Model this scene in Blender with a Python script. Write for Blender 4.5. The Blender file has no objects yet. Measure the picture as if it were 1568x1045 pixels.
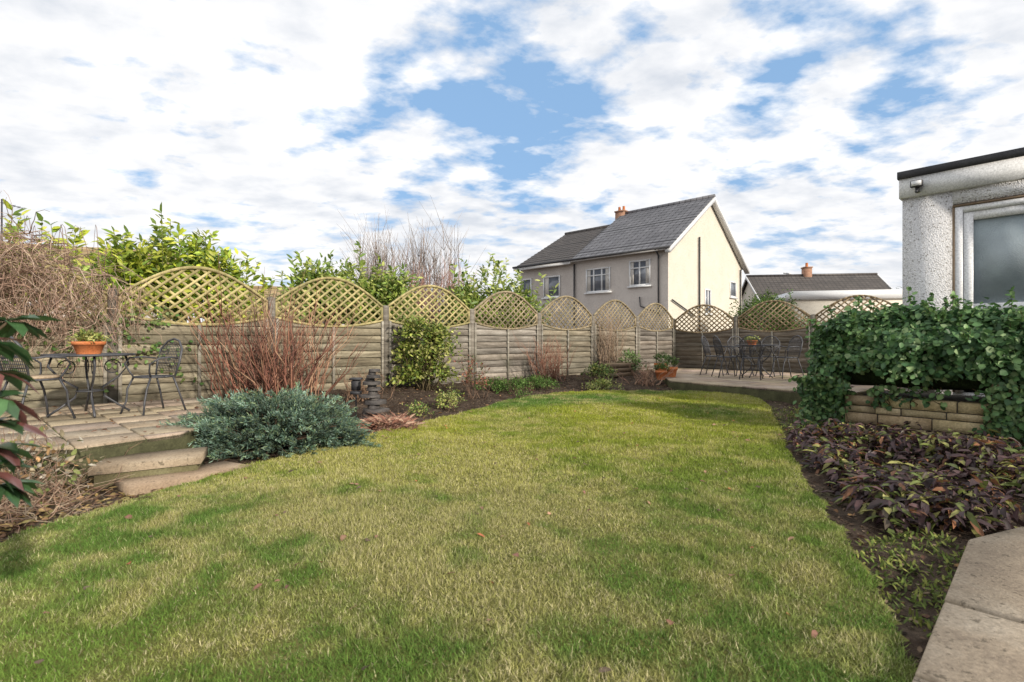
import bpy, math, random
import numpy as np
from mathutils import Vector, Matrix
random.seed(7); rng=np.random.default_rng(7)
scene=bpy.context.scene
COL=scene.collection
# ------------------------------------------------------------------ materials
def new_mat(name,rough=.8,spec=.3):
    m=bpy.data.materials.new(name); m.use_nodes=True
    nt=m.node_tree; bs=nt.nodes["Principled BSDF"]
    bs.inputs["Roughness"].default_value=rough
    bs.inputs["Specular IOR Level"].default_value=spec
    return m,nt,bs
def rgba(c): return (c[0],c[1],c[2],1)
def ramp(nt,fac,stops):
    r=nt.nodes.new("ShaderNodeValToRGB"); el=r.color_ramp.elements
    while len(el)<len(stops): el.new(.5)
    for e,(p,c) in zip(el,stops): e.position=p; e.color=rgba(c)
    nt.links.new(fac,r.inputs[0]); return r.outputs[0]
def coords(nt,scale=(1,1,1),rot=0,obj=False):
    if obj: o=nt.nodes.new("ShaderNodeTexCoord").outputs["Object"]
    else: o=nt.nodes.new("ShaderNodeNewGeometry").outputs["Position"]
    mp=nt.nodes.new("ShaderNodeMapping"); mp.inputs["Scale"].default_value=scale; mp.inputs["Rotation"].default_value=(0,0,rot)
    nt.links.new(o,mp.inputs[0]); return mp.outputs[0]
def noise(nt,vec,scale,detail=6,rough=.6):
    n=nt.nodes.new("ShaderNodeTexNoise"); n.inputs["Scale"].default_value=scale; n.inputs["Detail"].default_value=detail
    n.inputs["Roughness"].default_value=rough; nt.links.new(vec,n.inputs["Vector"]); return n.outputs[0]
def mix(nt,a,b,fac=1.0,mode='MULTIPLY'):
    m=nt.nodes.new("ShaderNodeMix"); m.data_type='RGBA'; m.blend_type=mode
    if isinstance(fac,(int,float)): m.inputs[0].default_value=fac
    else: nt.links.new(fac,m.inputs[0])
    for i,v in ((6,a),(7,b)):
        if isinstance(v,tuple): m.inputs[i].default_value=rgba(v)
        else: nt.links.new(v,m.inputs[i])
    return m.outputs[2]
def bump(nt,bs,h,strength=.5,dist=.01):
    b=nt.nodes.new("ShaderNodeBump"); b.inputs["Strength"].default_value=strength; b.inputs["Distance"].default_value=dist
    nt.links.new(h,b.inputs["Height"]); nt.links.new(b.outputs[0],bs.inputs["Normal"])
def noise_mat(name,stops,scale=5,rough=.85,spec=.2,bs_=.5,bd=.01,stretch=(1,1,1),rot=0,fine=60,dirt=None,attr=False,obj=False,speck=None):
    m,nt,bs=new_mat(name,rough,spec)
    v=coords(nt,stretch,rot,obj)
    c=ramp(nt,noise(nt,v,scale),stops)
    f=noise(nt,v,fine,4)
    c=mix(nt,c,ramp(nt,f,[(.3,(.6,.6,.6)),(.7,(1.15,1.15,1.15))]),.8)
    if dirt:
        n2=noise(nt,coords(nt),dirt[1],5)
        c=mix(nt,c,dirt[0],ramp(nt,n2,[(dirt[2],(0,0,0)),(dirt[2]+.15,(1,1,1))]),'MIX')
    if speck:
        n3=noise(nt,coords(nt),speck[1],3,.7)
        c=mix(nt,c,speck[0],ramp(nt,n3,[(speck[2],(0,0,0)),(speck[2]+.06,(.8,.8,.8))]),'MIX')
    if attr:
        a=nt.nodes.new("ShaderNodeAttribute"); a.attribute_name="Col"
        c=mix(nt,c,a.outputs[0],1.0)
    nt.links.new(c,bs.inputs["Base Color"])
    if bs_>0: bump(nt,bs,f,bs_,bd)
    return m
def leaf_mat(name,rough=.5,spec=.4,trans=.25):
    m,nt,bs=new_mat(name,rough,spec)
    a=nt.nodes.new("ShaderNodeAttribute"); a.attribute_name="Col"
    c=mix(nt,a.outputs[0],ramp(nt,noise(nt,coords(nt),25,3),[(.3,(.75,.75,.75)),(.7,(1.15,1.15,1.15))]),1.0)
    nt.links.new(c,bs.inputs["Base Color"])
    if trans>0:
        t=nt.nodes.new("ShaderNodeBsdfTranslucent"); nt.links.new(c,t.inputs[0])
        mx=nt.nodes.new("ShaderNodeMixShader"); mx.inputs[0].default_value=trans
        nt.links.new(bs.outputs[0],mx.inputs[1]); nt.links.new(t.outputs[0],mx.inputs[2])
        nt.links.new(mx.outputs[0],nt.nodes["Material Output"].inputs[0])
    return m
LEAF=leaf_mat("leaf_satin",.48,.4,.25)
MATTE=leaf_mat("leaf_matte",.8,.15,.25)
TWIG=leaf_mat("twig_bark",.8,.2,0)
# ------------------------------------------------------------------ mesh helpers
def raw_mesh(name,V,loops,starts,mats,parent=None,cols=None,smooth=False):
    me=bpy.data.meshes.new(name); V=np.asarray(V,dtype=np.float32)
    me.vertices.add(len(V)); me.vertices.foreach_set("co",V.ravel())
    me.loops.add(len(loops)); me.loops.foreach_set("vertex_index",np.asarray(loops,dtype=np.int32).ravel())
    me.polygons.add(len(starts)); me.polygons.foreach_set("loop_start",np.asarray(starts,dtype=np.int32))
    if smooth: me.polygons.foreach_set("use_smooth",np.ones(len(starts),dtype=bool))
    me.update(calc_edges=True)
    if cols is not None:
        a=me.color_attributes.new("Col",'FLOAT_COLOR','POINT')
        c=np.ones((len(V),4),dtype=np.float32); c[:,:3]=cols; a.data.foreach_set("color",c.ravel())
    for m in mats: me.materials.append(m)
    o=bpy.data.objects.new(name,me); COL.objects.link(o)
    if parent: o.parent=parent
    return o
def empty(name,loc=(0,0,0),rz=0,sc=1):
    e=bpy.data.objects.new(name,None); e.location=loc; e.rotation_euler=(0,0,rz); e.scale=(sc,sc,sc); e.empty_display_size=.2
    COL.objects.link(e); return e
class B:
    def __init__(s): s.v=[]; s.f=[]; s.c=[]; s.M=None; s.col=(1,1,1)
    def add(s,vs,fs):
        o=len(s.v)
        if s.M is None: s.v.extend(tuple(p) for p in vs)
        else: s.v.extend(tuple(s.M@Vector(p)) for p in vs)
        s.c.extend([s.col]*len(vs))
        for f in fs: s.f.append([i+o for i in f])
    def box(s,x0,x1,y0,y1,z0,z1,ch=0):
        if ch<=0:
            s.add([(x0,y0,z0),(x1,y0,z0),(x1,y1,z0),(x0,y1,z0),(x0,y0,z1),(x1,y0,z1),(x1,y1,z1),(x0,y1,z1)],
              [(0,3,2,1),(4,5,6,7),(0,1,5,4),(1,2,6,5),(2,3,7,6),(3,0,4,7)])
        else:
            s.add([(x0,y0,z0),(x1,y0,z0),(x1,y1,z0),(x0,y1,z0),(x0,y0,z1-ch),(x1,y0,z1-ch),(x1,y1,z1-ch),(x0,y1,z1-ch),
                (x0+ch,y0+ch,z1),(x1-ch,y0+ch,z1),(x1-ch,y1-ch,z1),(x0+ch,y1-ch,z1)],
              [(0,3,2,1),(0,1,5,4),(1,2,6,5),(2,3,7,6),(3,0,4,7),(4,5,9,8),(5,6,10,9),(6,7,11,10),(7,4,8,11),(8,9,10,11)])
    def prism(s,pts,z0,z1,ch=.012):
        n=len(pts); cx=sum(p[0] for p in pts)/n; cy=sum(p[1] for p in pts)/n
        def ins(p,d):
            vx,vy=cx-p[0],cy-p[1]; l=math.hypot(vx,vy) or 1; return (p[0]+vx/l*d,p[1]+vy/l*d)
        vs=[(p[0],p[1],z0) for p in pts]+[(p[0],p[1],z1-ch) for p in pts]+[(*ins(p,ch),z1) for p in pts]
        fs=[(i,(i+1)%n,n+(i+1)%n,n+i) for i in range(n)]+[(n+i,n+(i+1)%n,2*n+(i+1)%n,2*n+i) for i in range(n)]+[tuple(range(2*n,3*n))]
        s.add(vs,fs)
    def tube(s,pts,r,sides=6,r2=None):
        pts=[Vector(p) for p in pts]; n=len(pts); r2=r if r2 is None else r2
        vs=[];fs=[]
        for i,p in enumerate(pts):
            t=(pts[min(i+1,n-1)]-pts[max(i-1,0)])
            if t.length<1e-6: t=Vector((0,0,1))
            t.normalize()
            a=t.cross(Vector((.31,.17,.93))); 
            if a.length<.05: a=t.cross(Vector((1,0,0)))
            a.normalize(); b=t.cross(a); rr=r+(r2-r)*i/(n-1)
            for k in range(sides):
                th=2*math.pi*k/sides; vs.append(p+a*(math.cos(th)*rr)+b*(math.sin(th)*rr))
        for i in range(n-1):
            for k in range(sides):
                k2=(k+1)%sides; fs.append((i*sides+k,i*sides+k2,(i+1)*sides+k2,(i+1)*sides+k))
        fs.append(tuple(range(sides))[::-1]); fs.append(tuple(range((n-1)*sides,n*sides)))
        s.add(vs,fs)
    def lathe(s,prof,cx=0,cy=0,cz=0,seg=24):
        vs=[];fs=[];n=len(prof)
        for (r,z) in prof:
            for k in range(seg):
                t=2*math.pi*k/seg; vs.append((cx+r*math.cos(t),cy+r*math.sin(t),cz+z))
        for i in range(n-1):
            for k in range(seg):
                k2=(k+1)%seg; fs.append((i*seg+k,i*seg+k2,(i+1)*seg+k2,(i+1)*seg+k))
        fs.append(tuple(range((n-1)*seg,n*seg)))
        s.add(vs,fs)
    def obj(s,name,mat,parent=None,smooth=False,cols=False):
        loops=[i for f in s.f for i in f]; st=np.cumsum([0]+[len(f) for f in s.f])[:-1]
        return raw_mesh(name,s.v,loops,st,[mat],parent,np.array(s.c) if cols else None,smooth)
# ------------------------------------------------------------------ noise + terrain
_g={}
def vn(x,y,sc,seed=0):
    if seed not in _g: _g[seed]=np.random.default_rng(seed+100).random((257,257))
    g=_g[seed]; x=np.asarray(x)*sc+50; y=np.asarray(y)*sc+50
    xi=np.floor(x).astype(int); yi=np.floor(y).astype(int); fx=x-xi; fy=y-yi
    fx=fx*fx*(3-2*fx); fy=fy*fy*(3-2*fy); a=xi%256;b=yi%256
    return (g[a,b]*(1-fx)+g[a+1,b]*fx)*(1-fy)+(g[a,b+1]*(1-fx)+g[a+1,b+1]*fx)*fy
LAWN=[(-2.62,2.55),(-2.58,3.0),(-2.43,3.5),(-2.12,4.3),(-1.57,5.45),(-.74,6.9),(-.04,8.4),(.79,9.35),(1.8,9.8),(3.03,9.7),(3.8,9.45),(4.15,8.9),(4.0,8.1),
 (3.35,6.5),(2.55,4.7),(2.1,3.6),(1.9,3.05),(1.66,2.44),(1.45,1.94),(1.26,1.59),(1.0,1.25),(.3,.3),(-.5,-1),(-1.5,-.5),(-1.6,1.0),(-1.8,1.5),(-2.2,1.95)]
def cr(P,sub=5):
    out=[];n=len(P)
    for i in range(n):
        p0,p1,p2,p3=[np.array(P[(i+k)%n]) for k in(-1,0,1,2)]
        for j in range(sub):
            t=j/sub; out.append(tuple(.5*((2*p1)+(-p0+p2)*t+(2*p0-5*p1+4*p2-p3)*t*t+(-p0+3*p1-3*p2+p3)*t**3)))
    return out
LAWNP=np.array(cr(LAWN))
LAWNP+= (np.random.default_rng(3).random(LAWNP.shape)-.5)*.045
def inside(x,y,P=LAWNP):
    r=np.zeros(x.shape,bool); n=len(P)
    for i in range(n):
        x1,y1=P[i];x2,y2=P[(i+1)%n]
        c=((y1>y)!=(y2>y)); xx=(x2-x1)*(y-y1)/((y2-y1) if y2!=y1 else 1e-9)+x1
        r^=c&(x<xx)
    return r
def pdist(x,y,P=LAWNP):
    d=np.full(x.shape,1e9); n=len(P)
    for i in range(n):
        a=P[i];b=P[(i+1)%n]-a; L=(b**2).sum()+1e-12
        t=np.clip(((x-a[0])*b[0]+(y-a[1])*b[1])/L,0,1)
        d=np.minimum(d,np.hypot(x-a[0]-t*b[0],y-a[1]-t*b[1]))
    return d
fd=np.array([1.43,1.28]); FL=np.hypot(*fd); fd=fd/FL
fnrm=np.array([fd[1],-fd[0]])
F0=np.array([-3.69,7.84]); FC=F0+6*FL*fd
bd=np.array([fd[1],-fd[0]])
def zl(y): return .012*np.clip(y-2,0,9)
def zlw(x,y): return zl(y)+(vn(x,y,3.5,60)-.5)*.022+(vn(x,y,9,61)-.5)*.012
def H(x,y):
    x=np.asarray(x,float);y=np.asarray(y,float); sh=x.shape; x=x.ravel();y=y.ravel()
    ins=inside(x,y); s=pdist(x,y)
    df=(x-F0[0])*fnrm[0]+(y-F0[1])*fnrm[1]
    db=-((x-FC[0])*fd[0]+(y-FC[1])*fd[1])
    d=np.clip(np.minimum(df,db),0,99)
    t=s/(s+d+1e-6); t=t*t*(3-2*t)
    z=zl(y)-.04+(.27-zl(y))*t + ((vn(x,y,6,3)-.5)*.06+(vn(x,y,17,13)-.5)*.03)*np.clip(s*4,0,1)
    z=np.where(ins,zl(y)-.03-.03*np.clip(s*10,0,1),z)
    z=np.where(np.hypot(x,y)>24,.2,z)
    return z.reshape(sh)
def h1(x,y): return float(H(np.array([x]),np.array([y]))[0])
def axis(a,b,st,far):
    m=list(np.arange(a,b,st)); l=[];q=a;d=st*3
    while q>-far: q-=d; d*=1.35; l.append(q)
    r=[];q=b;d=st*3
    while q<far: r.append(q); q+=d; d*=1.35
    return np.array(l[::-1]+m+r)
def grid_obj(name,xs,ys,zf,mat,keep=None):
    X,Y=np.meshgrid(xs,ys,indexing='ij'); Z=zf(X,Y)
    nx,ny=X.shape; idx=np.arange(nx*ny).reshape(nx,ny)
    q=np.stack([idx[:-1,:-1],idx[1:,:-1],idx[1:,1:],idx[:-1,1:]],-1).reshape(-1,4)
    if keep is not None:
        cx=(X[:-1,:-1]+X[1:,1:])/2; cy=(Y[:-1,:-1]+Y[1:,1:])/2
        q=q[keep(cx.ravel(),cy.ravel())]
    return raw_mesh(name,np.stack([X,Y,Z],-1).reshape(-1,3),q.ravel(),np.arange(len(q))*4,[mat],smooth=True)
SOIL=noise_mat("soil",[(.3,(.045,.03,.022)),(.5,(.085,.062,.046)),(.7,(.145,.11,.082))],6,.95,.1,1,.03,fine=45,dirt=((.09,.10,.035),1.3,.58))
grid_obj("ground",axis(-8,8,.09,900),axis(-1,16,.09,900),H,SOIL)
TURF=noise_mat("turf",[(.3,(.13,.15,.035)),(.5,(.20,.20,.06)),(.7,(.30,.27,.11))],2.2,.95,.1,1,.02,fine=120)
xs=np.arange(-3,4.6,.05);ys=np.arange(-1.2,10.1,.05)
lawn_e=empty("lawn")
o=grid_obj("turf",xs,ys,zlw,TURF,keep=lambda x,y: inside(x,y)); o.parent=lawn_e
GRASS=leaf_mat("grass_blade",.75,.2,0)
def blades(name,N,ylo,yhi,L,W,parent):
    x=rng.uniform(-2.8,4.4,N*2);y=rng.uniform(ylo,yhi,N*2)
    k=(np.abs(x)<y*1.12+.6); x=x[k];y=y[k]; k=inside(x,y); x=x[k];y=y[k]
    n=len(x); z=zlw(x,y)
    a=rng.uniform(0,2*np.pi,n); lean=rng.uniform(.2,1.5,n); la=rng.uniform(0,2*np.pi,n)+vn(x,y,3,21)*3
    l=L*rng.uniform(.4,1.45,n)*(.45+1.0*vn(x,y,4,4)); w=W*rng.uniform(.6,1.3,n)
    tip=np.stack([x+np.cos(la)*l*np.sin(lean),y+np.sin(la)*l*np.sin(lean),z+l*np.cos(lean)+.002],-1)
    dx=np.cos(a)*w/2;dy=np.sin(a)*w/2
    V=np.stack([np.stack([x-dx,y-dy,z],-1),np.stack([x+dx,y+dy,z],-1),tip],1).reshape(-1,3)
    g=.22*vn(x,y,.5,1)+.26*vn(x,y,1.7,2)+.28*vn(x,y,4.5,5)+.24*vn(x,y,11,15)
    g=np.clip((g-.37)/.26,0,1)
    moss=np.clip((vn(x,y,.7,6)-.3)*3,0,1)*np.clip((y-2.8)/3,0.12,1)
    green=np.array([.12,.215,.04]); yel=np.array([.36,.355,.12]); ms=np.array([.43,.43,.045]); straw=np.array([.62,.54,.34])
    c=green+(yel-green)*g[:,None]; c=c*(1-moss[:,None]*.6)+ms*moss[:,None]*.6
    st=rng.random(n)<(.04+.24*g); c[st]=c[st]*.35+straw*.65
    c*=rng.uniform(.6,1.5,n)[:,None]
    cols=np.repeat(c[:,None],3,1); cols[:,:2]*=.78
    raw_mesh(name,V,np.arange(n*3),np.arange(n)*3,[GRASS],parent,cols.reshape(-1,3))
blades("grass_near",340000,1.0,3.6,.024,.0034,lawn_e)
blades("grass_mid",300000,3.5,6.6,.026,.005,lawn_e)
blades("grass_far",220000,6.5,9.95,.028,.009,lawn_e)
# ------------------------------------------------------------------ leaves
def unit(a): return a/(np.linalg.norm(a,axis=-1,keepdims=True)+1e-9)
def rund(n): return unit(rng.normal(size=(n,3)))
def leaves(name,P,D,N,L,W,C,mat,parent=None,droop=.15,fold=.15):
    P=np.asarray(P);n=len(P); D=unit(D); S=unit(np.cross(D,N)); U=np.cross(S,D)
    L=np.broadcast_to(L,(n,))[:,None]; W=np.broadcast_to(W,(n,))[:,None]/2
    m=P+D*L*.5-U*W*fold; t=P+D*L-U*L*droop
    l1=P+D*L*.3+S*W*.95+U*W*fold; l2=P+D*L*.7+S*W*.8+U*(W*fold-L*droop*.4)
    r1=P+D*L*.3-S*W*.95+U*W*fold; r2=P+D*L*.7-S*W*.8+U*(W*fold-L*droop*.4)
    V=np.stack([P,m,t,l1,l2,r1,r2],1).reshape(-1,3)
    base=(np.arange(n)*7)[:,None]; q=np.concatenate([base+np.array([[0,1,2,4,3]]),base+np.array([[0,5,6,2,1]])],1).ravel()
    cols=np.repeat(C[:,None],7,1); cols[:,1]*=1.25
    return raw_mesh(name,V,q,np.arange(2*n)*5,[mat],parent,np.clip(cols.reshape(-1,3),0,1))
def pal(n,cs,var=.3,w=None):
    cs=np.array(cs); i=rng.choice(len(cs),n,p=w); return cs[i]*rng.uniform(1-var,1+var,n)[:,None]
def bush(parent,center,radii,nc,per,ll,lw,cs,mat=LEAF,cr_=.12,w=None,inner=.55,out=1.0,name="foliage",zmin=-.3,droop=.15,upn=.6,lumpy=.25):
    c=rund(nc*3); c=c[c[:,2]>zmin][:nc]; nc=len(c)
    rad=rng.uniform(inner,1,nc)**.6; lump=1+lumpy*(rng.random(nc)-.5)*2+lumpy*(vn(c[:,0]*2+3,c[:,2]*2+c[:,1],1.6,31)-.5)*2
    cc=c*(rad*lump)[:,None]*np.array(radii)
    i=np.repeat(np.arange(nc),per); n=len(i)
    P=cc[i]+rng.normal(size=(n,3))*cr_; outd=unit(c[i]/np.array(radii))
    D=unit(outd*out+rund(n)*.9); Nn=unit(np.array([0,0,upn])+outd*.6+rund(n)*.6)
    C=pal(n,cs,.25,w)*(.65+.7*rng.random(nc))[i][:,None]
    leaves(name,P+np.array(center),D,Nn,ll*rng.uniform(.6,1.3,n),lw*rng.uniform(.7,1.2,n),C,mat,parent,droop)
def shoots(parent,base,n,spread,hmin,hmax,ll,lw,cs,lean=.25,step=.05,r=.008,leafy=(.3,1.0),stemc=(.16,.17,.07)):
    b=B(); b.col=stemc; P=[];D=[]; ph=random.uniform(0,6)
    for i in range(n):
        ux=random.uniform(-1,1); x=base[0]+ux*spread[0]; y=base[1]+random.uniform(-1,1)*spread[1]+ux*spread[0]*.85; z=base[2]
        h=random.uniform(hmin,hmax)*(1-.16*abs(ux)**2+.06*math.sin(ux*7+ph)); la=random.uniform(0,6.28); le=random.uniform(0,lean)
        pts=[]
        for k in range(6):
            t=k/5; pts.append((x+math.cos(la)*le*h*t**1.4+random.gauss(0,.008),y+math.sin(la)*le*h*t**1.4,z+h*t))
        b.tube(pts,r,4,r*.4)
        t=leafy[0]+random.random()*.1
        while t<=leafy[1]:
            k=min(int(t*5),4);f=t*5-k; p=Vector(pts[k]).lerp(Vector(pts[k+1]),f)
            for q in range(2):
                a=random.uniform(0,6.28); P.append(tuple(p)); D.append((math.cos(a),math.sin(a),random.uniform(.1,1.3)))
            t+=step/h
    b.obj("stems",TWIG,parent,cols=True)
    P=np.array(P);D=unit(np.array(D)); n=len(P); Nn=unit(np.array([.35,-.35,.7])+rund(n)*.5)
    leaves("leaves",P,D,Nn,ll*rng.uniform(.6,1.25,n),lw*rng.uniform(.7,1.2,n),pal(n,cs,.3),LEAF,parent,.2)
def twigs(b,base,n,h,spread,r,cs,branch=2,curl=.05,up=1.0,jit=.08,sides=4,seg=6):
    for i in range(n):
        b.col=tuple(np.array(random.choice(cs))*random.uniform(.7,1.3))
        x=base[0]+random.gauss(0,jit);y=base[1]+random.gauss(0,jit);z=base[2]
        a=random.uniform(0,6.28);sp=abs(random.gauss(0,.55))*spread;hh=h*random.uniform(.55,1.05)
        pts=[(x,y,z)]
        for k in range(1,seg):
            t=k/(seg-1); pts.append((x+math.cos(a)*sp*t**.9+random.gauss(0,curl),y+math.sin(a)*sp*t**.9+random.gauss(0,curl),z+hh*t**up))
        b.tube(pts,r*random.uniform(.7,1.2),sides,r*.25)
        for j in range(branch):
            k=random.randint(1,seg-2); p=Vector(pts[k]); d=(Vector(pts[k+1])-p).normalized()
            d=(d+Vector((random.gauss(0,.5),random.gauss(0,.5),.25))).normalized(); l=hh*random.uniform(.2,.5)
            q=[p]
            for m in range(1,4): q.append(q[-1]+d*l/3+Vector((random.gauss(0,curl*.5),random.gauss(0,curl*.5),random.gauss(0,curl*.3))))
            b.tube(q,r*.5,3,r*.15)
# ------------------------------------------------------------------ fences
BOARD=noise_mat("fence_board",[(.3,(.18,.16,.14)),(.5,(.33,.30,.265)),(.7,(.50,.465,.42))],2.0,.9,.15,.6,.01,stretch=(1,1,10),fine=18,dirt=((.21,.20,.165),1.0,.55),attr=True)
TREL=noise_mat("trellis_wood",[(.3,(.28,.25,.18)),(.5,(.42,.38,.28)),(.7,(.54,.49,.38))],6,.85,.15,.4,.005,fine=60,dirt=((.27,.26,.19),2.5,.5),attr=True)
def fence(name,pA,dirv,i0,i1,toward,tone0=1):
    e=empty(name); bb=B();tt=B();pp=B()
    for i in range(i0,i1+1):
        p=pA+dirv*FL*i; z0=h1(*p)-.05
        M=Matrix(((dirv[0],toward[0],0,p[0]),(dirv[1],toward[1],0,p[1]),(0,0,1,0),(0,0,0,1)))
        v=random.uniform(.55,.75)*tone0; pp.M=M; pp.col=(v,v*.98,v*.92)
        pp.box(-.048,.048,-.05,.05,z0-.3,.24+1.47+random.uniform(-.03,.04),.02)
        if i==i1: break
        base=.24+.01*i; Lp=FL-.11; s0=.055
        tone=random.uniform(.80,1.08)*tone0; warm=random.uniform(.88,1.0)
        if i<=0 and tone0==1: warm=.84; tone=1.08
        zs=lambda s: base+1.17-.12*math.sin(math.pi*s/Lp)
        zt=lambda s: base+1.42+.43*math.sin(math.pi*s/Lp)
        bb.M=M;tt.M=M
        nseg=14
        for k in range(-1,9):
            zb=base+k*.13+random.uniform(-.004,.004); v=tone*random.uniform(.70,1.2); ww=random.uniform(.9,1)
            vs=[];fs=[];ph=random.uniform(0,9); bb.col=(v,v*(.5+.5*ww),v*ww*warm); am=random.choice([.002,.003,.006])
            for j in range(nseg+1):
                s=j/nseg*Lp; zc=zs(s); wv=am*math.sin(s*4+ph)+random.uniform(-.002,.002)
                lo=min(zb+wv,zc);hi=min(zb+.155,zc)
                vs+=[(s0+s,.0,hi),(s0+s,.040+.003*math.sin(ph+s*3),lo),(s0+s,.004,lo-.001)]
            for j in range(nseg):
                a=j*3; fs+=[(a,a+1,a+4,a+3),(a+1,a+2,a+5,a+4)]
            bb.add(vs,fs)
        bb.col=(.5,.5,.5); bb.box(s0,s0+Lp,-.014,-.004,base-.1,base+1.03)
        for s in (0.0,Lp*.5-.02,Lp-.04):
            v=tone*random.uniform(.8,1.1); bb.col=(v,v,v*.93); bb.box(s0+s,s0+s+.04,.042,.06,base-.1,zs(s+.02)-.005)
        tn=(1.12,1.05,.68) if i<=1 and tone0==1 else ((.80,.72,.62) if tone0==1 else (.85,.72,.6))  # near lattices brighter and yellower: sunlight put into their tint
        for fz,w in ((zs,.018),(zt,.02)):
            for j in range(16):
                sa=j/16*Lp;sb=(j+1)/16*Lp; za=fz(sa);zb_=fz(sb)
                tt.col=tn
                vs=[(s0+sa,-.02,za-w),(s0+sb,-.02,zb_-w),(s0+sb,.034,zb_-w),(s0+sa,.034,za-w),(s0+sa,-.02,za+w),(s0+sb,-.02,zb_+w),(s0+sb,.034,zb_+w),(s0+sa,.034,za+w)]
                tt.add(vs,[(0,3,2,1),(4,5,6,7),(0,1,5,4),(1,2,6,5),(2,3,7,6),(3,0,4,7)])
        for s in (0.0,Lp-.03): tt.box(s0+s,s0+s+.03,-.015,.03,zs(s)+.02,zt(s+.01)-.02)
        sp=.155
        for sg,dy in ((1,.012),(-1,-.002)):
            c=-3.0
            while c<5:
                pts=[]
                for j in range(61):
                    s=j/60*Lp; z=base+1.1+ (s*sg+ c)*.85
                    if zs(s)<z<zt(s): pts.append((s,z))
                if len(pts)>=2:
                    (sa,za),(sb,zb_)=pts[0],pts[-1]; v=random.uniform(.7,1.25); tt.col=(v*tn[0],v*tn[1],v*tn[2])
                    dx=sb-sa;dz=zb_-za;l=math.hypot(dx,dz)
                    if l>.03:
                        nx,nz=-dz/l*.016,dx/l*.016; y0,y1=dy,dy+.010
                        vs=[]
                        for y in(y0,y1): vs+=[(s0+sa-nx,y,za-nz),(s0+sb-nx,y,zb_-nz),(s0+sb+nx,y,zb_+nz),(s0+sa+nx,y,za+nz)]
                        tt.add(vs,[(0,1,2,3),(7,6,5,4),(0,4,5,1),(1,5,6,2),(2,6,7,3),(3,7,4,0)])
                c+=sp
    bb.obj("boards",BOARD,e,cols=True); tt.obj("trellis",TREL,e,cols=True); pp.obj("posts",BOARD,e,cols=True)
    return e
fence("wooden_fence",F0,fd,-3,6,fnrm)
fence("wooden_fence",FC,bd,0,4,-fd,.8)
# ------------------------------------------------------------------ paving
PAVE=noise_mat("paving_slab",[(.3,(.30,.25,.20)),(.5,(.42,.355,.28)),(.7,(.52,.46,.38))],3,.85,.2,.5,.006,fine=70,dirt=((.19,.17,.13),2.0,.6),attr=True,speck=((.15,.13,.10),28,.60))
JOINT=noise_mat("paving_joint",[(.3,(.05,.05,.025)),(.7,(.11,.11,.055))],6)
def clip_poly(P,S):
    out=list(P); n=len(S)
    for i in range(n):
        a=S[i];b=S[(i+1)%n]; inp=out; out=[]
        if not inp: break
        side=lambda p:(b[0]-a[0])*(p[1]-a[1])-(b[1]-a[1])*(p[0]-a[0])
        for j in range(len(inp)):
            p=inp[j];q=inp[(j+1)%len(inp)]; sp,sq=side(p),side(q)
            if sp>=0: out.append(p)
            if sp*sq<0: t=sp/(sp-sq); out.append((p[0]+(q[0]-p[0])*t,p[1]+(q[1]-p[1])*t))
    return out
def paving(name,poly,z0,z1,size,org,ang,gap=.012):
    e=empty(name); b=B(); ca,sa=math.cos(ang),math.sin(ang)
    j=B(); j.prism(poly,z0,z1-.012,.004)
    for i in range(-14,15):
        off=(i%2)*size*.5
        for k in range(-14,15):
            x0=i*size+gap/2;x1=(i+1)*size-gap/2;y0=k*size+off+gap/2;y1=(k+1)*size+off-gap/2
            q=[(org[0]+x*ca-y*sa,org[1]+x*sa+y*ca) for x,y in((x0,y0),(x1,y0),(x1,y1),(x0,y1))]
            c=clip_poly(poly,q)
            if len(c)>=3:
                A=abs(sum(c[m][0]*c[(m+1)%len(c)][1]-c[(m+1)%len(c)][0]*c[m][1] for m in range(len(c))))/2
                if A<.01: continue
                v=random.uniform(.75,1.12); b.col=(v,v*random.uniform(.90,.98),v*random.uniform(.80,.95)); b.prism(c,z1-.04,z1+random.uniform(0,.006),.008)
    b.obj("slabs",PAVE,e,cols=True); j.obj("bedding",JOINT,e)
    return e
ang=math.atan2(fd[1],fd[0])
PBACK=[(3.2,10.35),(3.9,9.25),(4.75,8.05),(6.0,7.0),(7.6,9.8),(8.5,11.2),(4.9,15.3),(3.9,14.4)]
PLEFT=[(-3.2,3.75),(-2.82,4.35),(-2.85,4.9),(-3.1,5.6),(-3.6,6.5),(-4.1,7.2),(-5.0,6.45),(-7.2,4.5),(-6.5,3.2),(-4.2,3.55)]
paving("patio",PBACK,.0,.25,.6,(4,10),ang)
paving("patio",PLEFT,.0,.27,.45,(-3.2,3.75),ang+.1)
s=empty("garden_steps"); b=B(); b.col=(.8,.74,.65)
b.prism([(-3.0,3.62),(-2.42,3.98),(-2.58,4.35),(-3.15,3.98)],.095,.155,.012)
b.col=(.40,.42,.28); b.prism([(-2.98,3.65),(-2.45,3.98),(-2.6,4.33),(-3.13,3.98)],-.05,.094,.006)
b.col=(.85,.74,.64); b.prism([(-2.62,3.52),(-2.1,4.15),(-2.4,4.3),(-2.9,3.72)],-.05,.045,.012)
b.obj("step_slabs",PAVE,s,cols=True)
n_=np.array([.724,.69]);n_/=np.hypot(*n_); d_=np.array([n_[1],-n_[0]]); E0=np.array([1.22,1.55])
def pf(a,c): p=E0+n_*a+d_*c; return (p[0],p[1])
pth=empty("paved_path"); b=B()
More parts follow.
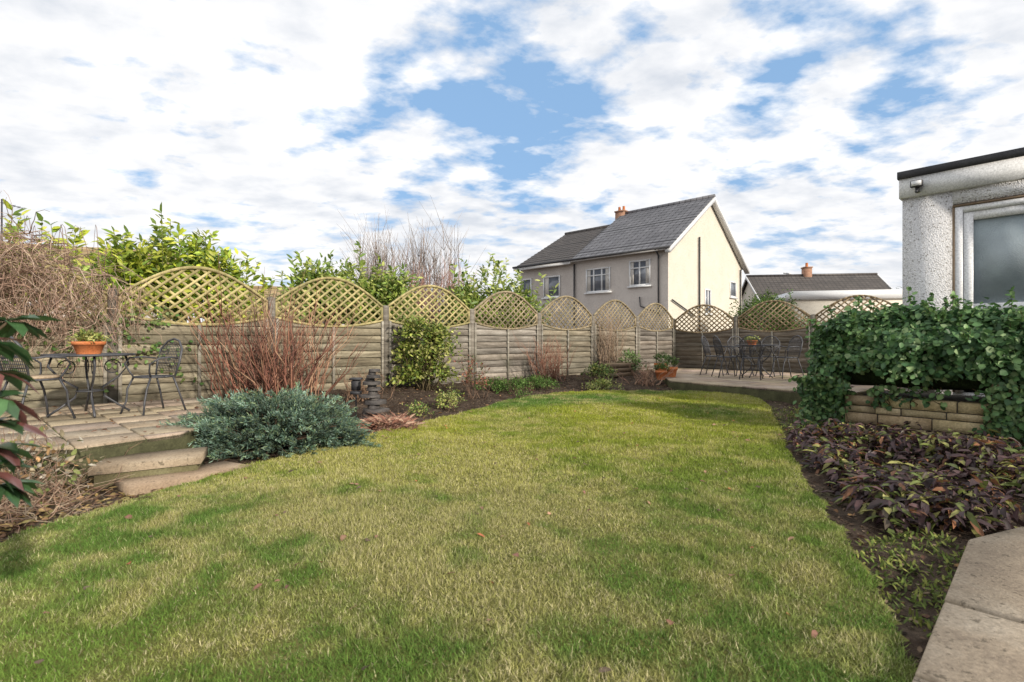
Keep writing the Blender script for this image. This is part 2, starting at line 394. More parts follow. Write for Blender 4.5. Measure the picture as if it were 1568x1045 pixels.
for i,(q,v,zz_) in enumerate([([(-1.6,0),(-.02,0),(-.02,.6),(-1.6,.6)],.8,.05),([(0,0),(.61,0),(.61,.6),(0,.6)],.98,.05),([(.635,0),(1.49,0),(1.93,.18),(1.97,.6),(.635,.6)],.84,.056),
   ([(-1.6,.62),(.61,.62),(.61,1.4),(-1.6,1.4)],.9,.052),([(.635,.62),(1.97,.62),(2.2,1.4),(.635,1.4)],.95,.05)]):
    b.col=(v,v*.95,v*.88); b.prism([pf(*p) for p in q][::-1],-.05,zz_,.01)
b.obj("slabs",PAVE,pth,cols=True)
b=B(); b.prism([pf(*p) for p in [(-1.55,.03),(1.45,.03),(1.9,.22),(2.1,1.35),(-1.55,1.35)]][::-1],-.05,.028,.004); b.obj("bedding",JOINT,pth)
# ------------------------------------------------------------------ garage
PEB=noise_mat("pebbledash",[(.3,(.66,.66,.67)),(.5,(.75,.75,.76)),(.7,(.80,.80,.81))],3,.95,.1,0)
nt=PEB.node_tree; bs=nt.nodes["Principled BSDF"]; vo=nt.nodes.new("ShaderNodeTexVoronoi"); vo.inputs["Scale"].default_value=75; nt.links.new(coords(nt),vo.inputs["Vector"])
old=bs.inputs["Base Color"].links[0].from_socket
nt.links.new(mix(nt,old,ramp(nt,vo.outputs["Color"],[(.10,(.35,.32,.28)),(.25,(1,1,1))]),.85),bs.inputs["Base Color"]); bump(nt,bs,vo.outputs["Distance"],.7,.012)
WHITE=noise_mat("white_upvc",[(.3,(.78,.79,.80)),(.7,(.84,.84,.84))],3,.35,.5,0)
FASC=noise_mat("painted_fascia",[(.3,(.74,.75,.75)),(.7,(.82,.82,.82))],4,.6,.3,0,dirt=((.6,.6,.58),3,.66))
BLACK=noise_mat("black_trim",[(.3,(.035,.035,.04)),(.7,(.07,.07,.075))],5,.6,.3,0)
BROWN=noise_mat("brown_trim",[(.3,(.16,.11,.07)),(.7,(.22,.16,.1))],5,.6,.3,0)
def glass(name,c,rough=.05,bumpy=False):
    m,nt,bs=new_mat(name,rough,.8); 
    cc=ramp(nt,noise(nt,coords(nt),1.5),[(.3,c),(.7,tuple(x*1.8 for x in c))]); nt.links.new(cc,bs.inputs["Base Color"])
    if bumpy: bump(nt,bs,noise(nt,coords(nt),90,2),.5,.01)
    return m
GL=glass("window_glass",(.09,.10,.12)); FROST=glass("frosted_glass",(.22,.26,.28),.25,True)
gz=math.atan2(bd[1],bd[0])
G=empty("garage",(4.88,6.4,0),gz)
b=B(); t0,t1=.48,1.45
b.box(0,t0,0,.15,-.2,2.82); b.box(t1,6,0,.15,-.2,2.82); b.box(t0,t1,0,.15,2.66,2.82); b.box(t0,t1,0,.15,-.2,.45)
b.box(0,.15,.152,3.5,-.2,2.82); b.box(5.85,6,.152,3.5,-.2,2.82); b.box(0.152,5.848,3.35,3.5,-.2,2.82)
b.obj("walls",PEB,G)
b=B(); b.box(-.025,1.195,-.05,3.53,2.823,3.06);b.box(1.2,6.06,-.05,3.53,2.823,3.06); b.obj("fascia",FASC,G)
b=B(); b.box(-.04,6.09,-.075,3.6,3.063,3.15); b.obj("roof_edge",BLACK,G)
b=B(); b.box(t0,t0+.02,-.02,.05,.45,2.62); b.box(t0,t1,-.022,.05,2.62,2.645); b.obj("door_trim",BROWN,G)
b=B(); x=t0+.022
b.box(x,x+.07,-.015,.08,.45,2.617); b.box(t1-.06,t1-.002,-.015,.08,.45,2.617); b.box(x+.07,t1-.06,-.013,.08,2.55,2.617)
b.box(x+.075,x+.16,0.0,.07,.5,2.545);b.box(t1-.17,t1-.062,0.0,.07,.5,2.545);b.box(x+.16,t1-.17,.002,.07,2.45,2.545);b.box(x+.16,t1-.17,.002,.07,1.38,1.48);b.box(x+.16,t1-.17,.004,.07,.5,.62);b.box(x+.16,t1-.17,.03,.06,.62,1.38)
b.box(x+.22,t1-.23,.018,.03,.7,1.3)
b.obj("door",WHITE,G)
b=B(); b.box(x+.16,t1-.17,.035,.05,1.48,2.45); b.obj("door_glass",FROST,G)
b=B(); b.box(.1,.22,-.13,-.08,2.92,3.0,.01); b.box(.14,.18,-.075,-.051,2.86,2.93); b.tube([(.16,-.06,2.88),(.16,-.13,2.86)],.015); b.obj("floodlight",BLACK,G)
b=B(); b.box(.11,.21,-.134,-.131,2.93,2.99); b.obj("floodlight_lens",WHITE,G)
# ------------------------------------------------------------------ planter and ivy
BRICK=noise_mat("buff_stone_block",[(.3,(.38,.30,.17)),(.5,(.52,.43,.27)),(.7,(.62,.53,.36))],7,.9,.15,.8,.01,fine=60,dirt=((.2,.2,.1),2.5,.62),attr=True)
MORT=noise_mat("mortar",[(.3,(.07,.06,.05)),(.7,(.13,.12,.10))],8)
PO=(3.66,5.62)
pl=empty("stone_block_planter",(PO[0],PO[1],0),gz); b=B()
for row,(z,hh) in enumerate(((-.02,.10),(.09,.065),(.165,.11),(.285,.065),(.36,.10))):
    xx=-(row%2)*.17
    while xx<3.2:
        w=random.choice([.22,.36,.45,.3]); v=random.uniform(.7,1.2); b.col=(v,v*random.uniform(.9,1),v*random.uniform(.8,1))
        b.box(max(xx,0),min(xx+w-.014,3.2),random.uniform(-.014,.008),.12,z,z+hh,.006); xx+=w
    yy=.13
    while yy<.95:
        v=random.uniform(.7,1.1); b.col=(v,v*.95,v*.85); b.box(random.uniform(-.006,.004),.11,yy,yy+.29,z,z+hh,.004); yy+=.3
b.obj("blocks",BRICK,pl,cols=True)
b=B(); b.box(.016,3.19,.016,.95,-.1,.455); b.obj("mortar",MORT,pl)
iv=empty("ivy_bush",(PO[0],PO[1],0),gz)
def ivy_surf(n,inset=0):
    x=rng.uniform(-.42,3.3,n)
    amin=np.where((x>.0)&(x<1.2),.10-.2*vn(x,0*x,4,40),-.55)
    a=amin+rng.random(n)*(np.pi-amin)
    lump=(vn(x*1.0,a,2.0,8)-.5)*.38+(vn(x,a,5,9)-.5)*.24
    end=np.clip((x+.42)/.65,0,1); es=np.sqrt(1-(1-end)**2)
    top=1.37-.03*x+.12*(vn(x,0*x,1.8,12)-.5)
    cy=.38; ry=(.50+lump-inset)*(.30+.70*es); rz=(.66+lump*.6-inset)*(.30+.70*es)
    cz=top-.66
    ca=np.cos(a);sa=np.sin(a)
    y=cy-ry*np.sign(ca)*np.abs(ca)**.75; z=cz+rz*np.sign(sa)*np.abs(sa)**.85
    N=np.stack([-(1-end)*.8,-ca,sa*1.0],-1)
    return np.stack([x,y,z],-1),unit(N)
P,N=ivy_surf(25000); n=len(P); P+=N*(rng.uniform(-.14,.03,n)+.10*(rng.random(n)<.06))[:,None]
D=unit(np.array([0,-.25,-.8])+rund(n)*1.0)
CI=pal(n,[(.05,.12,.045),(.085,.175,.06),(.14,.25,.09),(.28,.39,.18)],.35,[.30,.36,.25,.09])
leaves("leaves",P,D,unit(N+rund(n)*.7+np.array([0,0,.3])),.062*rng.uniform(.45,1.35,n),.056*rng.uniform(.6,1.3,n),CI,LEAF,iv,.12)
P=[]
b=B(); b.col=(.08,.06,.03)
for i in range(130):
    r_=random.random(); wall=False
    if r_<.25: x0=random.uniform(-.45,.02)
    elif r_<.85: x0=random.uniform(1.15,2.8)
    else: x0=random.uniform(.0,1.1); wall=True
    L=random.uniform(.06,.24) if wall else random.uniform(.35,.72)
    zt0=.66 if not wall else .6; yf=-.08 if wall else -.14
    pts=[(x0,yf,zt0)]
    for k in range(1,6): pts.append((x0+random.gauss(0,.04),yf+.02*k*.5+random.gauss(0,.02)+ (.02 if x0>0 else .2),zt0-L*k/5))
    b.tube(pts,.004,3)
    for m in range(int(L*60)):
        t=random.random()*4.99;k=int(t); p=Vector(pts[k]).lerp(Vector(pts[k+1]),t-k); P.append((p.x+random.gauss(0,.03),p.y+random.gauss(0,.03),p.z))
b.obj("strands",TWIG,iv,cols=True)
P=np.array(P);n=len(P); leaves("trailing_leaves",P,unit(np.array([0,-.4,-.8])+rund(n)*.8),unit(np.array([0,-1,.4])+rund(n)*.5),.055*rng.uniform(.5,1.3,n),.05*rng.uniform(.6,1.3,n),pal(n,[(.05,.11,.04),(.09,.18,.06),(.16,.25,.09)],.3),LEAF,iv,.12)
P,N=ivy_surf(110); b=B(); b.col=(.1,.09,.04); Q=[]
for p,nn in zip(P,N):
    if nn[2]<.4: continue
    q=Vector(p);d=Vector(nn); pts=[q]
    for k in range(4): q=q+(d+Vector((random.gauss(0,.4),random.gauss(0,.4),.2))).normalized()*.05; pts.append(q.copy()); Q+= [tuple(q)]*4
    b.tube(pts,.003,3)
b.obj("shoots",TWIG,iv,cols=True); Q=np.array(Q); n=len(Q)
leaves("shoot_leaves",Q,rund(n),rund(n)+np.array([0,0,1.]),.05*rng.uniform(.5,1.2,n),.04,pal(n,[(.09,.19,.06),(.16,.27,.09)],.3),LEAF,iv)
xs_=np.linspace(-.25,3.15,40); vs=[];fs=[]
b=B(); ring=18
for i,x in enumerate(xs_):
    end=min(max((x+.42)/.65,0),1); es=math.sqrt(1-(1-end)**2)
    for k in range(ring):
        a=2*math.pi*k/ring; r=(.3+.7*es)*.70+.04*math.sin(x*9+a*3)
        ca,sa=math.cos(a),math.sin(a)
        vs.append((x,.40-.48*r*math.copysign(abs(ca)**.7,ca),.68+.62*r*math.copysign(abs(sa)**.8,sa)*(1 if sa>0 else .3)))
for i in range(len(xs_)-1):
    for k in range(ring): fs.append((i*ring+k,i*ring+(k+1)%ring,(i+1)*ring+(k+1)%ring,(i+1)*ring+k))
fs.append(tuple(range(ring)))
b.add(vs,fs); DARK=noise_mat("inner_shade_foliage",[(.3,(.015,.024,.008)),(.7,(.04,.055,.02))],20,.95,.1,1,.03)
b.obj("shade_filler_core",DARK,iv)  # added dark filler that stops see-through; its colour stands in for inner shade
# ------------------------------------------------------------------ house
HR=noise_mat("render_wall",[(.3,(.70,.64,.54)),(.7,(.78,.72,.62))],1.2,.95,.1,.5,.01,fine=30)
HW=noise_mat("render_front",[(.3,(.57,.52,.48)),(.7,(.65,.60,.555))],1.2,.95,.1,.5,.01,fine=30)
def roof_mat(name,c):
    m,nt,bs=new_mat(name,.5,.5); v=coords(nt,obj=True)
    br=nt.nodes.new("ShaderNodeTexBrick"); nt.links.new(v,br.inputs["Vector"])
    br.offset=0; br.inputs["Scale"].default_value=1; br.inputs["Brick Width"].default_value=.33; br.inputs["Row Height"].default_value=.28; br.inputs["Mortar Size"].default_value=.03; br.inputs["Mortar Smooth"].default_value=.6
    br.inputs["Color1"].default_value=rgba(c); br.inputs["Color2"].default_value=rgba(tuple(x*1.35 for x in c)); br.inputs["Mortar"].default_value=rgba(tuple(x*.35 for x in c))
    cc=mix(nt,br.outputs[0],ramp(nt,noise(nt,v,1.5),[(.3,(.7,.7,.7)),(.7,(1.3,1.3,1.25))]),.8)
    nt.links.new(cc,bs.inputs["Base Color"]); return m
RG=roof_mat("roof_tile_grey",(.13,.13,.145)); RB=roof_mat("roof_tile_dark",(.065,.056,.052))
def window(fb,gb,x,z,w,h,mull=(.5,),y=0,face='y',cur=None):
    def bx(B_,a0,a1,d0,d1,z0,z1):
        if face=='y': B_.box(a0,a1,y+d0,y+d1,z0,z1)
        else: B_.box(y-d1,y-d0,a0,a1,z0,z1)
    f=.07
    bx(fb,x,x+f,-.05,.0,z,z+h);bx(fb,x+w-f,x+w,-.05,.0,z,z+h);bx(fb,x+f,x+w-f,-.05,0,z,z+f);bx(fb,x+f,x+w-f,-.05,0,z+h-f,z+h)
    for m in mull: bx(fb,x+w*m-.035,x+w*m+.035,-.047,0,z+f,z+h-f)
    if cur: bx(fb,x+f,x+w-f,-.044,0,z+h*cur-.03,z+h*cur+.03)
    bx(fb,x-.08,x+w+.08,-.11,-.0,z-.08,z-.003)
    bx(gb,x+f,x+w-f,-.018,-.006,z+f,z+h-f)
hz=math.radians(-43.5)
HS=empty("semi_detached_house",(7.32,24,0),hz)
W1=5.4;W2=4.0;D_=9.5;E=5.5;R=8.62
b=B()
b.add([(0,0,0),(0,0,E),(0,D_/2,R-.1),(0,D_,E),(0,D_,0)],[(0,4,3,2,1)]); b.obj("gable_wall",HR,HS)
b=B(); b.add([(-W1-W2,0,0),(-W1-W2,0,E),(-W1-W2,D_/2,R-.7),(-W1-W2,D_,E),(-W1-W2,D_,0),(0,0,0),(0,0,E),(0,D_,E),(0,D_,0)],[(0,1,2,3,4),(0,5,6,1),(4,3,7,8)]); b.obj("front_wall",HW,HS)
def roof(x0,x1,e,r,mat,nm):
    b=B(); rows=16; ov=.35; sl=(r-e)/(D_/2)
    for side in(0,1):
        for k in range(rows):
            y0=-ov+(D_/2+ov)*k/rows; y1=-ov+(D_/2+ov)*(k+1)/rows; z0=e+.12+sl*y0+.035;z1=e+.12+sl*y1+.0
            if side: y0,y1=D_-y0,D_-y1
            b.add([(x0,y0,z0),(x1,y0,z0),(x1,y1,z1),(x0,y1,z1),(x0,y0,z0-.04),(x1,y0,z0-.04)],[(0,1,2,3),(4,5,1,0)])
    b.tube([(x0,D_/2,e+.12+sl*D_/2+.02),(x1,D_/2,e+.12+sl*D_/2+.02)],.12,8)
    b.obj(nm,mat,HS)
roof(-W1,.28,E,R,RG,"roof_tiles"); roof(-W1-W2-.28,-W1-.01,E-.1,R-.6,RB,"roof_tiles_neighbour")
b=B(); sl=(R-E)/(D_/2)
for sd in(0,1):
    ys_=[-.4,D_/2] if sd==0 else [D_+.4,D_/2]
    z=[E+sl*-.4,R]
    b.add([(x,ys_[i],z[i]+dz) for x in(.05,.32) for i in(0,1) for dz in(-.12,.10)],[(0,1,3,2),(4,6,7,5),(0,4,5,1),(2,3,7,6),(0,2,6,4),(1,5,7,3)])
b.box(-W1,.2,-.4,-.38,E-.22,E-.08); b.box(-W1-W2-.2,-W1-.005,-.4,-.38,E-.32,E-.18)
b.obj("bargeboards_fascia",WHITE,HS)
b=B(); b.tube([(-W1-W2-.2,-.46,E-.12),(.3,-.46,E-.12)],.055)
b.tube([(-.45,-.46,E-.1),(-.45,-.08,E-.4),(-.45,-.08,2.2)],.045); b.tube([(-.5,-.08,2.4),(-1.4,-.08,2.75),(-1.45,-.08,3.2)],.04)
b.tube([(-W1,-.07,E-.3),(-W1,-.07,1)],.045)
b.tube([(.08,3.3,E+.9),(.08,3.3,1)],.05); b.tube([(.08,9.1,E-.2),(.08,9.1,1)],.045); b.tube([(.08,.25,3.0),(.08,2.8,2.3)],.035)
b.obj("pipes_gutters",BLACK,HS)
fb=B();gb=B()
window(fb,gb,-4.65,3.6,1.5,1.25,(.33,.66),cur=.7); window(fb,gb,-2.05,3.75,1.15,1.25,(.5,),cur=.7)
window(fb,gb,-7.6,3.5,1.2,1.2,()); window(fb,gb,-9.2,3.5,.7,1.2,())
window(fb,gb,4.1,2.5,.75,1.3,(.5,),face='x'); window(fb,gb,7.6,3.6,.9,.9,(),face='x')
fb.obj("window_frames",WHITE,HS); gb.obj("window_glass",GL,HS)
CUR=noise_mat("curtain",[(.3,(.55,.52,.48)),(.7,(.65,.62,.58))],4)
b=B()
for x,z,w in((-4.58,3.67,.22),(-3.44,3.67,.22),(-1.98,3.82,.18),(-1.15,3.82,.18),(-7.5,3.57,.3)): b.box(x,x+w,-.0215,-.0185,z,z+1.11)
b.obj("curtains",CUR,HS)
b=B(); b.M=Matrix.Translation((-W1,D_/2,0)); b.box(-.3,.3,-.25,.25,R-.9,R+.25); b.box(-.34,.34,-.29,.29,R+.25,R+.33); b.obj("chimney",noise_mat("chimney_brick",[(.3,(.34,.18,.12)),(.7,(.46,.28,.19))],5),HS)
POT=noise_mat("terracotta",[(.3,(.55,.17,.06)),(.7,(.68,.26,.11))],6,.85,.15,.3,.004)
b=B(); 
for dx in(-.15,.15): b.lathe([(.09,0),(.07,.25),(.08,.27)],-W1+dx,D_/2,R+.33,10)
b.obj("chimney_pots",POT,HS)
def bungalow(name,loc,rz,L,D,e,r,wall,rf):
    h=empty(name,loc,rz); b=B()
    b.add([(0,0,0),(0,0,e),(0,D/2,r-.1),(0,D,e),(0,D,0),(L,0,0),(L,0,e),(L,D/2,r-.1),(L,D,e),(L,D,0)],[(0,4,3,2,1),(5,6,7,8,9),(0,1,6,5),(4,9,8,3)]); b.obj("walls",wall,h)
    b=B(); sl=(r-e)/(D/2)
    for k in range(12):
        for sd in (0,1):
            y0=-.35+(D/2+.35)*k/12;y1=-.35+(D/2+.35)*(k+1)/12;z0=e+.1+sl*y0+.04;z1=e+.1+sl*y1
            if sd:y0,y1=D-y0,D-y1
            b.add([(-.25,y0,z0),(L+.25,y0,z0),(L+.25,y1,z1),(-.25,y1,z1),(-.25,y0,z0-.04),(L+.25,y0,z0-.04)],[(0,1,2,3),(4,5,1,0)])
    b.tube([(-.25,D/2,r+.12),(L+.25,D/2,r+.12)],.11,8)
    b.obj("roof",rf,h)
    b=B(); b.box(-.2,L+.2,-.42,-.37,e-.15,e+.02)
    for xx in(-.3,L+.25):
        for s_ in(0,1):
            ya=-.35 if s_==0 else D+.35
            b.add([(xx,ya,e-.2),(xx,D/2,r-.1),(xx,D/2,r+.12),(xx,ya,e+.04),(xx+.05,ya,e-.2),(xx+.05,D/2,r-.1),(xx+.05,D/2,r+.12),(xx+.05,ya,e+.04)],[(0,1,2,3),(4,7,6,5),(0,4,5,1),(3,2,6,7),(0,3,7,4)])
    b.obj("fascia",WHITE if r>5 else BROWN,h)
    fb=B();gb=B(); window(fb,gb,L*.2,e-1.6,1.6,1.2,(.5,)); window(fb,gb,L*.6,e-1.6,1.6,1.2,(.5,)); fb.obj("window_frames",WHITE,h); gb.obj("window_glass",GL,h)
    return h
h=bungalow("bungalow",(19.9,40.5,0),math.radians(-8),9.8,7,4.0,6.5,HR,RB)
b=B(); b.box(4.3,4.9,3.2,3.8,5.6,7.2); b.box(4.25,4.95,3.15,3.85,7.2,7.3); b.obj("chimney",bpy.data.materials["chimney_brick"],h)
b=B(); b.lathe([(.12,0),(.1,.35),(.1,.36)],4.6,3.5,7.3,10); b.obj("chimney_pots",POT,h)
fl=empty("flat_roof_extension",(18.2,33,0),math.radians(-12)); b=B(); b.box(0,6.2,0,4,0,3.7); b.obj("walls",HR,fl); b=B(); b.box(-.15,6.35,-.15,4.15,3.703,4.25); b.obj("fascia",WHITE,fl)
RMoss=roof_mat("roof_mossy",(.26,.19,.10))
bungalow("bungalow",(-24,14.5,0),math.radians(22),11.6,6,2.8,4.6,HW,RMoss)
bungalow("bungalow",(-15,25,0),math.radians(20),8,7,2.3,3.95,HW,RMoss)
b=B(); b.tube([(24.2,44.5,0),(24.2,44.5,6.9)],.06); b.tube([(24.2,44.5,6.9),(23.6,44.5,6.95)],.07); b.obj("street_lamp",FASC)
a=empty("tv_aerial",(-14.2,14.25,0)); b=B(); b.tube([(0,0,2.6),(0,0,5.0)],.02)
b.tube([(0,0,4.9),(0,.6,4.9)],.01)
for k in range(5): b.tube([(-.12,.14*k,4.9),(.12,.14*k,4.9)],.006,4)
b.obj("pole",BLACK,a)
# ------------------------------------------------------------------ plants behind fence
def hedge(name,xy,spread,n,h0,h1_,cs,lean=.22,step=.06,lf=(.45,1),mass=None):
    e=empty(name); shoots(e,(xy[0],xy[1],.2),n,spread,h0,h1_,.16,.062,cs,lean=lean,step=step,r=.009,leafy=lf)
    if mass:
        for dx in mass[1]: bush(e,(xy[0]+dx,xy[1]+dx*.85,mass[0]+random.uniform(-.15,.1)),(mass[2],mass[2]*.7,mass[3]),80,20,.14,.06,cs,LEAF,.11,lumpy=.45)
    return e
LY=[(.42,.48,.05),(.28,.38,.05),(.55,.58,.10),(.16,.25,.04)]
LG=[(.22,.31,.06),(.32,.40,.08),(.13,.21,.04),(.42,.45,.14)]
hedge("laurel_shrub",(-5.62,8.75),(.78,.35),66,2.1,2.85,LY,lf=(.5,1),step=.055,mass=(1.85,(-.5,.35),.52,.65))
hedge("laurel_shrub",(-3.35,10.9),(.95,.35),74,1.9,2.75,LG,lf=(.5,1),mass=(1.8,(-.6,0,.6),.5,.65))
hedge("laurel_shrub",(-.42,12.9),(1.05,.4),64,1.8,3.05,LG,step=.07,lean=.32,mass=(1.65,(-.6,.1,.6),.45,.6))
hedge("laurel_shrub",(-7.1,7.6),(.55,.3),26,2.0,2.75,LY,lf=(.55,1),lean=.3)
e=empty("bare_tree",(0,0,0)); b=B(); b.tube([(-3.0,15,0),(-3.0,15,1.2)],.06,6)
for i in range(20): twigs(b,(-2.9+random.uniform(-1.4,1.3),15+random.uniform(-.5,.5),.6),11,3.6,.42,.016,[(.31,.26,.23),(.38,.32,.29),(.24,.20,.17)],6,.03,jit=.12)
b.obj("branches",TWIG,e,cols=True)
e=empty("red_twig_shrub"); b=B()
for i in range(10): twigs(b,(-2.0+random.uniform(-1,.9),13.4,.3),16,2.5,.5,.012,[(.36,.19,.15),(.42,.24,.19)],6,.04,jit=.1)
b.obj("branches",TWIG,e,cols=True)
e=empty("round_bush"); bush(e,(12.2,24.5,1.6),(1.5,1.2,1.55),420,30,.1,.06,[(.10,.17,.04),(.15,.22,.06),(.06,.12,.03)],MATTE,.12)
b=B(); b.tube([(12.2,24.5,0),(12.2,24.5,1.8)],.12,6,.05); b.obj("trunk",TWIG,e)
for i,(x,y,h_) in enumerate([(31.4,42,5.2),(34,44,5.0)]):
    e=empty("conifer_tree"); bush(e,(x,y,h_*.5),(1.2,1.2,h_*.5),200,25,.2,.08,[(.04,.07,.03),(.06,.09,.03)],MATTE,.2)
    b=B(); b.tube([(x,y,0),(x,y,h_*.8)],.12,6,.03); b.obj("trunk",TWIG,e)
e=empty("tangled_vine"); b=B()
def on_fence(s,dn,z): p=F0+fd*s+fnrm*dn; return (p[0],p[1],z)
VC=[(.54,.37,.28),(.64,.49,.38),(.42,.28,.21),(.26,.18,.13)]
for i in range(2300):
    b.col=tuple(np.array(random.choice(VC))*random.uniform(.65,1.2))
    s_=random.triangular(-5.0,-1.7,-2.9) ; top=2.34-.40*max(0,(s_+3.0))-random.random()**1.2*1.0+.12*math.sin(s_*9); dn=random.uniform(-.25,.4)
    p=Vector(on_fence(s_,dn,top)); d=Vector((random.gauss(0,1),random.gauss(0,1),random.gauss(0,.6))).normalized(); pts=[p]
    for k in range(6):
        d=(d+Vector((random.gauss(0,.3),random.gauss(0,.3),random.gauss(0,.3)-.24))).normalized(); p=p+d*random.uniform(.06,.14); pts.append(p.copy())
    b.tube(pts,random.choice([.0025,.003,.004,.007]),3,.0015)
for i in range(160):
    b.col=VC[i%4]; s_=random.uniform(-3.5,-1.6); p=Vector(on_fence(s_,random.uniform(.05,.3),1.75)); pts=[p]
    for k in range(7): p=p+Vector((random.gauss(0,.035),random.gauss(0,.035),-.13*random.uniform(.3,1.1))); pts.append(p.copy())
    b.tube(pts,.003,3,.002)
for i in range(40):
    b.col=(.28,.18,.14); s_=random.uniform(-4.4,-1.8); p=Vector(on_fence(s_,0,2.0)); a=random.uniform(-1,1); hh=random.uniform(.2,.55); pts=[p+Vector((a*.25*t,0,hh*math.sin(t*1.9))) for t in(0,.3,.6,.9,1.2,1.5)]; b.tube(pts,.004,4,.002)
b.obj("strands",TWIG,e,cols=True)
e=empty("climbing_plant"); b=B(); P=[]
for i in range(34):
    s_=random.uniform(-3.3,-1.2);p=Vector(on_fence(s_,.07,random.uniform(.6,1.35))); b.col=(.16,.12,.07); pts=[p];a=random.uniform(-.8,.8)
    for k in range(6):
        st=fd*math.sin(a)*.1; p=p+Vector((st[0],st[1],.06*math.cos(a)-.02)); a+=random.gauss(0,.6); pts.append(p.copy())
    b.tube(pts,.003,3)
    for q in pts:
        for m in range(random.randint(0,3)): P.append(tuple(q+Vector((random.gauss(0,.03),random.gauss(0,.03),random.gauss(0,.03)))))
b.obj("stems",TWIG,e,cols=True); P=np.array(P);n=len(P)
leaves("leaves",P,rund(n),unit(np.array([fnrm[0],fnrm[1],.4])+rund(n)*.5),.06,.045,pal(n,[(.08,.17,.04),(.13,.22,.05),(.2,.26,.08)],.3),LEAF,e)
# ------------------------------------------------------------------ garden plants in beds
e=empty("dogwood_shrub"); b=B()
DW=[(.27,.12,.085),(.36,.18,.12),(.21,.10,.075),(.40,.25,.16),(.16,.10,.07)]
for i in range(10): twigs(b,(-3.3+random.uniform(-.55,.6),7.1+random.uniform(-.35,.3),.12),17,random.uniform(1.2,1.6),1.0,.011,DW,3,.03,jit=.10,sides=5)
b.obj("stems",TWIG,e,cols=True)
e=empty("juniper_bush")
nb=1100; c=rund(nb*3); c=c[c[:,2]>-.05][:nb]; nb=len(c)
rad=np.array([.92,.62,.50]); cen=np.array([-2.36,5.0,.07])
lump=.52+.55*vn(c[:,0]*2+5,c[:,1]*2+5+c[:,2]*2,2.6,11)+.24*rng.random(nb)
tipp=c*rad*lump[:,None]; outd=unit(c*np.array([1,1,.45])+rund(nb)*.4+np.array([0,0,.15]))
per=58; i=np.repeat(np.arange(nb),per); t=rng.random(nb*per)
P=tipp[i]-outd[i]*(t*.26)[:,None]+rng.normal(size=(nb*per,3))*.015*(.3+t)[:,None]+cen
P[:,2]=np.maximum(P[:,2],.03)
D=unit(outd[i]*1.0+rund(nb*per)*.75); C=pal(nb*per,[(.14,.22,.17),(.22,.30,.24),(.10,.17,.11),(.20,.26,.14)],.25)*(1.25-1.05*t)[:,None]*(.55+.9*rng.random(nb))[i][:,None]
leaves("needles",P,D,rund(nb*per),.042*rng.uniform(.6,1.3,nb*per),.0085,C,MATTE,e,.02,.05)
b=B(); b.col=(.09,.06,.04)
for k in range(0,nb,3): b.tube([cen+np.array([0,0,-.03]),cen+tipp[k]*.5,cen+tipp[k]*.85],.01,4,.003)
b.obj("branches",TWIG,e,cols=True)
e=empty("evergreen_shrub"); gz_=h1(-1.5,9.0)
ES=[(.22,.28,.05),(.34,.38,.09),(.12,.19,.04),(.46,.45,.16)]
for dx,dz,rr,rz_ in((-.2,1.0,.22,.22),(.22,.92,.2,.2),(.12,.68,.32,.26),(-.2,.6,.3,.28),(.1,.3,.36,.26),(-.25,.22,.24,.2)): bush(e,(-1.52+dx,9.05,gz_+dz),(rr,rr*.8,rz_),36,17,.075,.042,ES,LEAF,.06,lumpy=.5)
b=B(); twigs(b,(-1.52,9.05,gz_-.05),30,1.2,.5,.012,[(.14,.11,.06)],3,.02); b.obj("stems",TWIG,e,cols=True)
def smallbush(name,x,y,r,h_,nc,per,ll,lw,cs,mat=LEAF,w=None,inner=.4):
    z=h1(x,y); e=empty(name); bush(e,(x,y,z+h_*.45),(r,r*.8,h_*.55),nc,per,ll,lw,cs,mat,.04,w,inner=inner,lumpy=.35)
    b=B(); twigs(b,(x,y,z-.03),14,h_*1.05,r,.006,[(.2,.13,.09)],2,.015); b.obj("stems",TWIG,e,cols=True); return e
GR=[(.10,.18,.045),(.16,.24,.07),(.07,.13,.03)]; YG=[(.32,.36,.09),(.2,.27,.07),(.46,.45,.16)]
smallbush("red_leaf_shrub",-.63,8.6,.26,.66,34,12,.05,.025,[(.32,.12,.08),(.24,.13,.08),(.14,.17,.06)])
smallbush("yellow_euonymus",-.95,7.6,.2,.26,30,14,.04,.025,YG)
for x,y in((-.35,9.4),(.0,9.5),(.35,9.9),(.6,10.1)): smallbush("ground_cover_plant",x,y,.3,.2,50,16,.04,.02,GR,MATTE)
smallbush("low_green_shrub",1.9,11.2,.3,.35,50,14,.06,.03,GR+YG)
smallbush("yellow_euonymus",1.75,10.15,.35,.16,60,14,.04,.025,YG)
smallbush("low_green_shrub",2.9,12.6,.3,.55,40,12,.07,.03,GR)
smallbush("heather_plant",-1.25,6.9,.16,.14,26,12,.035,.015,YG+GR,MATTE)
smallbush("heather_plant",.2,9.0,.16,.1,20,12,.035,.015,GR,MATTE)
smallbush("heather_plant",-1.0,8.2,.15,.12,20,12,.035,.015,GR,MATTE)
for nm,x,y,h_,sp,cs in(("pruned_rose_bush",.85,11.1,.95,.55,[(.32,.16,.11),(.4,.25,.18)]),("pruned_rose_bush",2.85,10.9,.5,.4,[(.46,.3,.21),(.34,.2,.14)]),("climbing_stems",2.45,12.9,1.5,.4,[(.42,.31,.23),(.34,.25,.17)]),
   ("pruned_rose_bush",-2.2,7.6,.5,.3,[(.28,.18,.12)])):
    e=empty(nm); b=B(); twigs(b,(x,y,h1(x,y)-.03),80 if h_>.6 else 40,h_,sp,.008,cs,3,.03,jit=.12); b.obj("stems",TWIG,e,cols=True)
